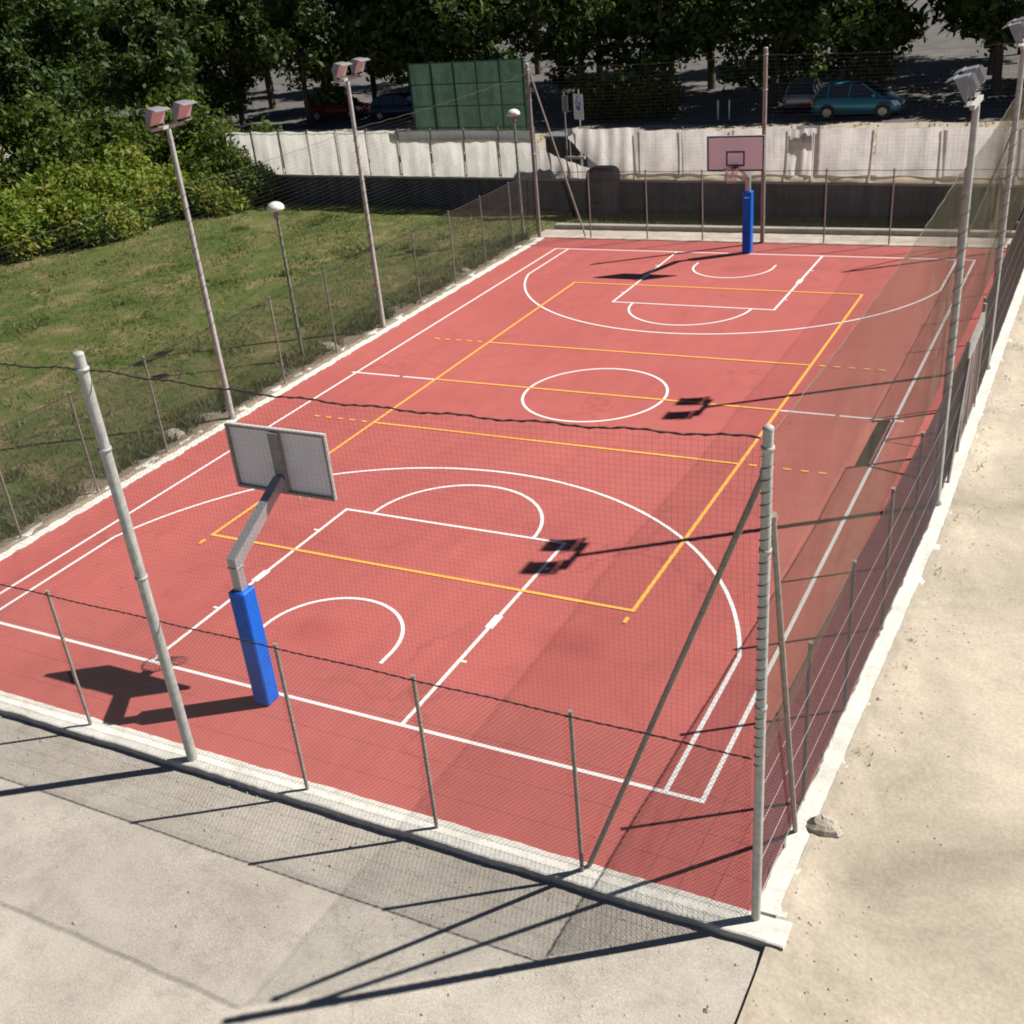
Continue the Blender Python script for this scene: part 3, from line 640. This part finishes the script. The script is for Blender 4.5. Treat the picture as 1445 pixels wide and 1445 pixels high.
# ------------------------------------------------------------------ foliage
def leaf_mesh(name, mat, blobs, count, size, shell=.55, seed=0, flat=.25):
    g = np.random.default_rng(seed)
    vol = np.array([b[3]*b[4]*b[5] for b in blobs])**.67; which = g.choice(len(blobs), count, p=vol/vol.sum())
    B = np.array(blobs)[which]
    d = g.normal(size=(count, 3)); d /= np.linalg.norm(d, axis=1)[:, None]
    rad = (shell + (1-shell)*g.random(count))**.8
    rad *= 1 + .22*np.sin(d[:, 0]*7+which)*np.cos(d[:, 1]*6-which) + .15*g.normal(size=count)*.6
    P = B[:, :3] + d*rad[:, None]*B[:, 3:6]
    P = P[P[:, 2] > .02] ; k = len(P)
    nrm = g.normal(size=(k, 3)); nrm[:, 2] = np.abs(nrm[:, 2])*1.0 + flat; nrm /= np.linalg.norm(nrm, axis=1)[:, None]
    a = np.cross(nrm, g.normal(size=(k, 3))); a /= np.linalg.norm(a, axis=1)[:, None]; b = np.cross(nrm, a)
    s = size*(.4+1.2*g.random(k)**1.5)[:, None]
    V = np.stack([P-a*s, P-b*s*.5+nrm*s*.12, P+a*s, P+b*s*.5+nrm*s*.12], 1).reshape(-1, 3)
    me = bpy.data.meshes.new(name); me.vertices.add(4*k); me.vertices.foreach_set('co', V.ravel())
    me.loops.add(4*k); me.loops.foreach_set('vertex_index', np.arange(4*k, dtype=np.int32))
    me.polygons.add(k); me.polygons.foreach_set('loop_start', np.arange(0, 4*k, 4, dtype=np.int32)); me.polygons.foreach_set('loop_total', np.full(k, 4, dtype=np.int32))
    me.update(calc_edges=True)
    clump = .5+.5*np.sin(P[:, 0]*1.9+seed)*np.cos(P[:, 1]*2.3+P[:, 2]*1.7)
    tv = np.clip(.15+.45*clump+.35*g.random(k), 0, 1)
    at = me.attributes.new('tint', 'FLOAT', 'FACE'); at.data.foreach_set('value', tv.astype(np.float32))
    me.materials.append(mat); return me
def plant(name, label, cat, group, loc, trunk_fn, meshes, part='crown'):
    root = thing(name, label, cat, loc, 0, group)
    tb = MB(); trunk_fn(tb); tb.build('trunk' if 'tree' in name else 'stem', M['bark'], root)
    o = bpy.data.objects.new(part, meshes); COL.objects.link(o); o.parent = root; return root
def bush_blobs(seed, h, w):
    r_ = random.Random(seed); bl = []
    for k in range(9):
        a = r_.uniform(0, 6.28); q = r_.uniform(.1, .8)*w; s = r_.uniform(.45, .8)
        z = r_.uniform(.15, .8)*h*(1-.45*q/w); bl.append((q*math.cos(a), q*math.sin(a), z, s*w*.6, s*w*.6, s*h*.42))
    bl.append((0, 0, h*.35, w*.8, w*.8, h*.4)); return bl
def stems(h):
    def f(tb):
        for k in range(6):
            a = k*1.05; tb.tube([(0.1*math.cos(a), .1*math.sin(a), -.1), (.35*math.cos(a), .35*math.sin(a), h*.4), (.7*math.cos(a+.3), .7*math.sin(a+.3), h*.75)], [.05, .035, .012], 6)
    return f
def tree_trunk(h, w):
    def f(tb):
        tb.tube([(0, 0, -.2), (.05, .03, h*.25), (-.05, .08, h*.55), (.05, 0, h*.85)], [.22, .17, .11, .04], 9)
        for k in range(7):
            a = k*2.4; z = h*(.25+.07*k); L = w*(.75-.05*k)
            tb.tube([(0, .04, z), (L*.5*math.cos(a), L*.5*math.sin(a), z+h*.09), (L*math.cos(a), L*math.sin(a), z+h*.2)], [.08, .05, .015], 6)
    return f
def tree_blobs(seed, h, w, low=.18):
    r_ = random.Random(seed); bl = []
    for k in range(16):
        a = r_.uniform(0, 6.28); f = r_.uniform(low, .92); q = w*math.sin(math.pi*min(.97, .12+.85*f))**.7*r_.uniform(.35, .8); s = r_.uniform(.28, .5)
        bl.append((q*math.cos(a), q*math.sin(a), f*h, w*s, w*s, w*s*.75))
    bl.append((0, 0, h*.55, w*.55, w*.55, h*.33)); return bl
GB = 'bramble bushes on the bank beyond the lawn'
by = [leaf_mesh('crown', LEAF['yellow'], bush_blobs(s, 3.0, 2.3), 8500, .12, .5, s) for s in (1, 2, 3)]
bm_ = [leaf_mesh('crown', LEAF['mid'], bush_blobs(s, 3.9, 2.4), 7500, .13, .5, s) for s in (4, 5)]
by_root = [plant('bramble_bush', 'x', 'bush', GB, (0, 0, -500), stems(2.5), m) for m in by]
bm_root = [plant('leafy_shrub', 'x', 'bush', 'x', (0, 0, -500), stems(3.5), m) for m in bm_]
used = set()
def place(root, loc, rz, label, group, sc=1):
    if root.name not in used:
        used.add(root.name); r = root; r.location = loc; r.rotation_euler = (0, 0, rz); r.scale = (sc, sc, sc); r['label'] = label
    else: r = dup(root, loc, rz, label, (sc, sc, sc))
    r['group'] = group; return r
for k, (x, y, s) in enumerate([(-29.0, 11.8, .95), (-29.2, 15.0, 1.0), (-28.9, 17.3, .85), (-27.0, 17.7, .78), (-31.5, 9.8, 1.1), (-33.2, 6.8, 1.15), (-32.4, 13.6, 1.2), (-31.9, 17.2, 1.15), (-35.6, 10.4, 1.3), (-36.5, 5.0, 1.2), (-30.4, 20.6, 1.0)]):
    place(by_root[k % 3], (x, y, -.05), k*1.7, 'yellow green bramble bush in the sunlit mass on the left bank', GB, s)
GS = 'darker shrubs behind the brambles'
for k, (x, y, s) in enumerate([(-35.5, 16.5, 1.15), (-34.6, 20.2, 1.2), (-31.5, 23.0, 1.15), (-27.6, 22.6, .85), (-38.6, 13.6, 1.3), (-39, 19.5, 1.4), (-35.5, 24.5, 1.4), (-40.5, 8.5, 1.3), (-25.6, 21.9, .62), (-26.6, 18.9, .72), (-25.0, 19.35, .55), (-28.2, 20.4, .95)]):
    place(bm_root[k % 2], (x, y, 0), k*2.1, 'darker green shrub behind the sunlit bramble bank', GS, s)
GT = 'trees in the row behind the parking lot'
tm = [leaf_mesh('crown', LEAF['dark'], tree_blobs(s, 9.5, 3.6), 9000, .21, .45, s) for s in (11, 12, 13)]
t_root = [plant('broadleaf_tree', 'x', 'tree', GT, (0, 0, -500), tree_trunk(9.5, 3.6), m) for m in tm]
k = 0
for row, (y0, n, x0, x1) in enumerate(((43.0, 13, 16, -56), (51, 13, 20, -80), (62, 11, 16, -104))):
    for i in range(n):
        x = x0+(x1-x0)*i/(n-1)+random.uniform(-.8, .8); y = y0+random.uniform(-1.2, 1.2) - (.0 if x > -30 else (-30-x)*.12)
        place(t_root[k % 3], (x, y, .2), k*1.3, ('dense dark tree in the front row behind the parked cars', 'dense dark tree in the middle row behind the parking lot', 'dense dark tree in the last row behind the parking lot')[row], GT, random.uniform(.95, 1.25)*(1+.12*row)); k += 1
for x, y, s in [(-42, 22, .85), (-46, 14, .9), (-47, 29, 1.0), (-40, 30, .9), (-52, 20, 1.1), (-55, 10, 1.1), (-45, 3, .9)]:
    place(t_root[k % 3], (x, y, 0), k*1.3, 'dark tree rising out of the bank behind the bramble bushes', 'trees on the bank', s); k += 1
# clipped dark hedge in the lot
hm = leaf_mesh('foliage', LEAF['dark'], [(x, 0, .8, .9, .7, .85) for x in np.linspace(-2.6, 2.6, 8)] , 9000, .1, .5, 31)
h1 = plant('hedge', 'dark clipped hedge behind the white and blue sign', 'hedge', None, (-14.6, 39.0, LZ), stems(1.3), hm, 'foliage')
h1.scale = (.98, 1, 1.5)
# grass tufts
def grass(name, label, pts, size, seed, blades=4):
    g = np.random.default_rng(seed); n = len(pts); P = np.repeat(np.array(pts), blades, 0); k = len(P)
    P = P + np.c_[g.normal(size=(k, 2))*size*.35, np.zeros(k)]
    a = g.random(k)*6.283; s = (size*(.5+.9*g.random(k)))[:, None]; w = np.c_[np.cos(a), np.sin(a), np.zeros(k)]*s*.13
    ln = np.c_[g.normal(size=(k, 2))*.55, np.ones(k)]*s
    V = np.stack([P-w, P+w, P+ln], 1).reshape(-1, 3)
    me = bpy.data.meshes.new(name); me.vertices.add(3*k); me.vertices.foreach_set('co', V.ravel()); me.loops.add(3*k); me.loops.foreach_set('vertex_index', np.arange(3*k, dtype=np.int32))
    me.polygons.add(k); me.polygons.foreach_set('loop_start', np.arange(0, 3*k, 3, dtype=np.int32)); me.polygons.foreach_set('loop_total', np.full(k, 3, dtype=np.int32)); me.update(calc_edges=True)
    cl = .5+.5*np.sin(P[:, 0]*.9)*np.cos(P[:, 1]*.7+P[:, 0]*.4)
    at = me.attributes.new('tint', 'FLOAT', 'FACE'); at.data.foreach_set('value', np.clip(.05+.45*cl+.4*g.random(k), 0, 1).astype(np.float32)); me.materials.append(LEAF['grass'])
    o = bpy.data.objects.new(name, me); COL.objects.link(o); tag(o, label, 'grass', kind='stuff')
pts = []
while len(pts) < 26000:
    x = -9.0-random.random()**1.1*21; y = -13+random.random()*33
    if math.sin(x*.8+1)*math.cos(y*.6)+.6*math.sin(x*2.1+y*1.7) > random.uniform(-1.4, .9): pts.append((x, y, lawnz(x, y)-.01))
grass('grass', 'short patchy grass of the lawn left of the court', pts, .085, 3)
pts = []
for _ in range(95):
    cx, cy = -9.4-random.random()*19, random.uniform(-12, 19); n_ = random.randint(6, 26); w_ = random.uniform(.12, .45)
    for _k in range(n_): x, y = random.gauss(cx, w_), random.gauss(cy, w_); pts.append((min(x, -8.8), y, -.01))
grass('weeds', 'scattered leafy clumps standing higher than the lawn', pts, .17, 13, 5)
pts = []
for _ in range(2600):
    y = -14+28.5*random.random(); x = -8.75-abs(random.gauss(0, .45))
    if math.sin(y*1.9)+.7*math.sin(y*4.3+1) > random.uniform(-1.2, 1.2): pts.append((x, y, -.02))
grass('weeds', 'tall weeds along the left fence', pts, .20, 4, 5)
pts = [(random.uniform(-8.2, 14), random.uniform(15.85, 18.6), -.03) for _ in range(5000)]
grass('grass', 'rough grass below the retaining wall', pts, .13, 5, 4)
pts = []
for _ in range(1500):
    s = random.uniform(ws(-24), wlen); d = random.uniform(8, 17.5)
    if vnoise(s*.6, d, 3) > random.uniform(-.5, .6): p = wp(s, d, LZ+.02); pts.append(p)
grass('weeds', 'dry weeds on the gravel edge above the sheeting', pts, .22, 6, 4)
def pebbles(name, label, pts):
    mb = MB(); r_ = random.Random(5)
    for x, y, z in pts:
        q = r_.uniform(.008, .024)*(2 if r_.random() < .04 else 1); a = r_.uniform(0, 6)
        vs = [(x+q*math.cos(a+i*1.257)*r_.uniform(.7, 1.3), y+q*math.sin(a+i*1.257)*r_.uniform(.7, 1.3), z) for i in range(5)] + [(x, y, z+q*r_.uniform(.5, 1))]
        mb.add(vs, [(i, (i+1) % 5, 5) for i in range(5)])
    tag(mb.build(name, M['rubble']), label, 'pebbles', kind='stuff')
pts = []
for _ in range(420):
    y = random.uniform(-18, 6); x = 8.47+rb(y)+abs(random.gauss(0, .6))-.03; pts.append((x, y, pathz(x, y)))
for _ in range(260):
    x = random.uniform(-9, 8.3); y = -14.95-abs(random.gauss(0, 1.1)); pts.append((x, y, -.087))
pebbles('pebbles', 'small loose stones on the path and pavement', pts)
pts = []
for _ in range(420):
    y = random.uniform(-13, 8); x = 8.50+rb(y)+abs(random.gauss(0, .09))
    if math.sin(y*2.7)+math.sin(y*6.1+2) > .9: pts.append((x, y, .0))
grass('weeds', 'dry weeds in the edge of the path kerb', pts, .07, 9, 3)
fp = thing('flower_patch', 'small clump of orange red flowers on the gravel above the sheeting', 'flowers', (-12.2, 39.3, LZ))
mb = MB(); 
for k in range(16):
    x, y, z = random.uniform(-.5, .5), random.uniform(-.3, .3), random.uniform(.25, .7); mb.tube([(x*.5, y*.5, 0), (x, y, z)], .008, 4)
mb.build('stems', LEAF['mid'], fp)
mb = MB()
for k in range(16):
    x, y, z = random.uniform(-.5, .5), random.uniform(-.3, .3), random.uniform(.3, .75); mb.lathe([(.001, 0), (.06, .02), (.08, .06), (.03, .08)], 6, (x, y, z))
mb.build('petals', M['flower'], fp)

# ------------------------------------------------------------------ things in the lot
def car(label, cat, loc, rotz, paint, sc=1, van=False):
    root = thing('parked_car', label, cat, loc, rotz, 'cars parked behind the white sheeting'); root.scale = (sc, sc, sc)
    st = [(-1.98,.36,.72,.66),(-1.90,.26,.92,.80),(-1.55,.20,.98,.85),(-1.0,.19,.98,.87),(0,.18,.95,.88),(.8,.19,.93,.87),(1.15,.20,.90,.86),(1.55,.22,.80,.83),(1.85,.27,.66,.76),(1.99,.36,.55,.62)]
    vs = []
    for x, zb, zt, w in st:
        m_ = (zb+zt)/2
        half = [(w*.82, zb), (w*.97, zb+.08), (w, m_), (w*.96, zt-.10), (w*.86, zt-.015), (w*.4, zt+.02)]
        vs += [(x, y, z) for y, z in half] + [(x, -y, z) for y, z in half[::-1]]
    n = 12; fs = [(i*n+k, (i+1)*n+k, (i+1)*n+(k+1)%n, i*n+(k+1)%n) for i in range(len(st)-1) for k in range(n)] + [tuple(range(n)), tuple(range(len(st)*n-1, (len(st)-1)*n-1, -1))]
    b = MB(); b.add(vs, fs, True); b.build('body', paint, root)
    cs = [(-1.88,.94,.95,.74,.72),(-1.62,.95,1.36,.77,.62),(-1.25,.95,1.48,.78,.60),(-.3,.94,1.53,.79,.60),(.25,.93,1.49,.79,.60),(1.15,.91,.925,.76,.74)]
    vs = [p for x, z0, z1, w0, w1 in cs for p in ((x, w0, z0), (x, w1, z1), (x, -w1, z1), (x, -w0, z0))]
    g = MB(); g.add(vs, [(i*4+k, (i+1)*4+k, (i+1)*4+k+1, i*4+k+1) for i in range(5) for k in range(3)]); g.build('window_glass', M['glass'], root)
    r = MB(); top = cs[1:5]
    vs = [p for x, z0, z1, w0, w1 in top for p in ((x, w1+.015, z1-.02), (x, w1*.7, z1+.035), (x, -w1*.7, z1+.035), (x, -w1-.015, z1-.02))]
    r.add(vs, [(i*4+k, (i+1)*4+k, (i+1)*4+k+1, i*4+k+1) for i in range(3) for k in range(3)], True)
    for sy in (1, -1):
        for i, j in ((4, 5), (1, 0)): r.tube([(cs[i][0], sy*(cs[i][4]+.005), cs[i][2]), (cs[j][0], sy*(cs[j][3]+.005), cs[j][1])], .035, 6)
        for x in (-.25, -1.2): r.tube([(x, sy*.60, 1.5), (x-.05, sy*.80, .94)], .035, 6)
    r.build('roof', paint, root)
    for sx, x in ((1, 1.24), (-1, -1.22)):
        for sy in (1, -1):
            w = MB(); w.tube([(x, sy*.70, .31), (x, sy*.885, .31)], .31, 20)
            wo = w.build('wheel', M['tyre'], root)
            q = MB(); q.tube([(x, sy*.886, .31), (x, sy*.897, .31)], [.20, .17], 16); q.build('rim', M['alloy'], wo)
            a = MB(); a.tube([(x, sy*.60, .33), (x, sy*.879, .33)], .375, 20); a.build('wheel_arch', M['trim'], root)
    for sy in (1, -1):
        l = MB(); l.add([(1.60, sy*.835, .64), (1.90, sy*.60, .60), (1.93, sy*.58, .48), (1.72, sy*.80, .50), (1.5, sy*.80, .74), (1.78, sy*.58, .72)], [(0,1,2,3),(0,4,5,1)] if sy > 0 else [(3,2,1,0),(1,5,4,0)]); 
        l.v = [(x+.03, y*1.03, z+.03) for x, y, z in l.v]; l.build('headlight', M['headl'], root)
        l = MB(); l.box(-1.97, -1.86, sy*.74-.09, sy*.74+.09, .62, .88); l.build('tail_light', M['taill'], root)
        l = MB(); l.bbox(.75, .93, sy*.93-.09, sy*.93+.09, .95, 1.08, .03); l.build('mirror', paint, root)
    for x0, x1, z in ((1.75, 2.02, .24), (-2.02, -1.8, .28)): l = MB(); l.bbox(x0, x1, -.67, .67, z, z+.17, .04); l.build('bumper', M['trim'], root)
    return root
car('teal hatchback parked at the edge of the lot, nose to the right', 'car', (-1.72, 38.3, LZ), 0, M['teal'], 1.1)
car('dark red car parked in the shade behind the left sheeting', 'car', (-37.0, 43.2, LZ), R(8), M['red'], 1.05)
car('navy car parked between the dark red car and the green screen', 'car', (-31.5, 42.4, LZ), R(8), M['navy'])
car('silver car parked nose in, left of the teal hatchback', 'car', (-5.2, 41.6, LZ), R(95), M['silver'])
# green screened enclosure
gs = thing('screened_enclosure', 'green mesh screen with dark frame standing above the white sheeting', 'screen', (-22.6, 29.6, LZ), R(-4))
for k in range(6):
    x = 1.36*k
    p = MB(); p.box(x-.04, x+.04, -.04, .04, 0, 4.5); p.build('post', M['greenmetal'], gs)
    if k < 5:
        c = MB(); c.grid(lambda u, v, x=x: (x+.05+1.26*u, .03*math.sin(u*5+x)*math.sin(v*3), .25+4.2*v), 10, 12); c.build('screen_panel', M['green'], gs)
p = MB()
for z in (.2, 1.35, 2.4, 3.45, 4.46): p.box(-.04, 6.84, -.075, -.041, z-.025, z+.025)
p.build('rail', M['greenmetal'], gs)
# signs
sg = thing('road_sign', 'white sign with a blue emblem on a thin post above the sheeting', 'sign', (-8.62, 19.35, 1.2), R(-28))
p = MB(); p.tube([(0, 0, 0), (0, 0, 3.3)], .025, 8); p.build('post', M['galv'], sg)
p = MB(); p.bbox(-.30, .30, -.045, -.03, 2.2, 3.15, .006); sp = p.build('sign_plate', M['sign'], sg)
p = MB()
def disc(cx, cz, r0, r1, a0, a1, n=20): 
    vs = []
    for i in range(n+1):
        a = R(a0+(a1-a0)*i/n); vs += [(cx+r0*math.cos(a), -.0475, cz+r0*math.sin(a)), (cx+r1*math.cos(a), -.0475, cz+r1*math.sin(a))]
    p.add(vs, [(2*i, 2*i+1, 2*i+3, 2*i+2) for i in range(n)])
disc(0, 2.80, .10, .16, 100, 400); disc(.02, 2.80, .0, .05, 0, 360); disc(-.02, 3.03, .0, .045, 0, 360)
p.add([(-.19, -.0475, 2.6), (.05, -.0475, 2.52), (.17, -.0475, 2.62), (-.05, -.0475, 2.68)], [(0,1,2,3)])
p.build('emblem', M['signblue'], sp)
s2 = thing('road_sign', 'small grey sign seen from behind, left of the white and blue sign', 'sign', (-9.3, 19.45, 1.2), R(150))
p = MB(); p.tube([(0, 0, 0), (0, 0, 3.2)], .028, 8); p.build('post', M['galvdark'], s2)
p = MB(); p.bbox(-.2, .2, -.045, -.03, 2.5, 3.1, .006); p.build('sign_plate', M['signgrey'], s2)
for k, x in enumerate((-9.04, -8.42)):
    b = thing('white_bollard', ('thin white bollard, the left one of the pair behind the far hoop', 'thin white bollard, the right one of the pair behind the far hoop')[k], 'bollard', (x, 38.4, LZ), 0, 'white bollards on the gravel')
    p = MB(); p.tube([(0, 0, 0), (0, 0, .95)], .045, 10); p.build('shaft', M['dome'], b); p = MB(); p.lathe([(.05, .951), (.055, .97), (.04, 1.0), (.001, 1.02)], 10); p.build('cap', M['galv'], b)

# ------------------------------------------------------------------ camera and light
cam = bpy.data.cameras.new('camera'); co = bpy.data.objects.new('camera', cam); COL.objects.link(co); SC.camera = co
yaw, pitch, roll = -0.5336306, 0.4961916, 0.1100406
f = Vector((math.sin(yaw)*math.cos(pitch), math.cos(yaw)*math.cos(pitch), -math.sin(pitch)))
r = Vector((math.cos(yaw), -math.sin(yaw), 0)); d = f.cross(r)
r2 = r*math.cos(roll)+d*math.sin(roll); d2 = -r*math.sin(roll)+d*math.cos(roll)
from mathutils import Matrix
mw = Matrix((( r2.x, -d2.x, -f.x, 10.57373), (r2.y, -d2.y, -f.y, -23.64559), (r2.z, -d2.z, -f.z, 9.90208), (0, 0, 0, 1)))
co.matrix_world = mw
cam.sensor_width = 36; cam.sensor_fit = 'HORIZONTAL'; cam.lens = 36*1583.3144/1445
cam.shift_x = (722.5-693.0536)/1445; cam.shift_y = (778.387-722.5)/1445
cam.clip_start = .1; cam.clip_end = 3000
EL, AZ = R(46), R(56)
sun = bpy.data.lights.new('sun', 'SUN'); so = bpy.data.objects.new('sun', sun); COL.objects.link(so)
sun.energy = 5; sun.angle = R(.5); sun.color = (1, .955, .88)
S = Vector((math.cos(EL)*math.sin(AZ), math.cos(EL)*math.cos(AZ), math.sin(EL)))
so.rotation_euler = S.to_track_quat('Z', 'Y').to_euler(); so.location = (20, 20, 30)
w = bpy.data.worlds.new('World'); SC.world = w; w.use_nodes = True
bg = w.node_tree.nodes['Background']; sky = w.node_tree.nodes.new('ShaderNodeTexSky'); sky.sky_type = 'NISHITA'
sky.sun_disc = False; sky.sun_elevation = EL; sky.sun_rotation = AZ
w.node_tree.links.new(sky.outputs['Color'], bg.inputs['Color']); bg.inputs['Strength'].default_value = .05
sky.air_density = .36; sky.dust_density = .1; sky.ozone_density = .5; sky.altitude = 300
SC.view_settings.view_transform = 'Standard'; SC.view_settings.look = 'None'; SC.view_settings.gamma = 1; SC.view_settings.exposure = .45
SC.render.engine = 'CYCLES'; SC.cycles.filter_width = 1.9
SC.cycles.transparent_max_bounces = 16; SC.cycles.max_bounces = 8
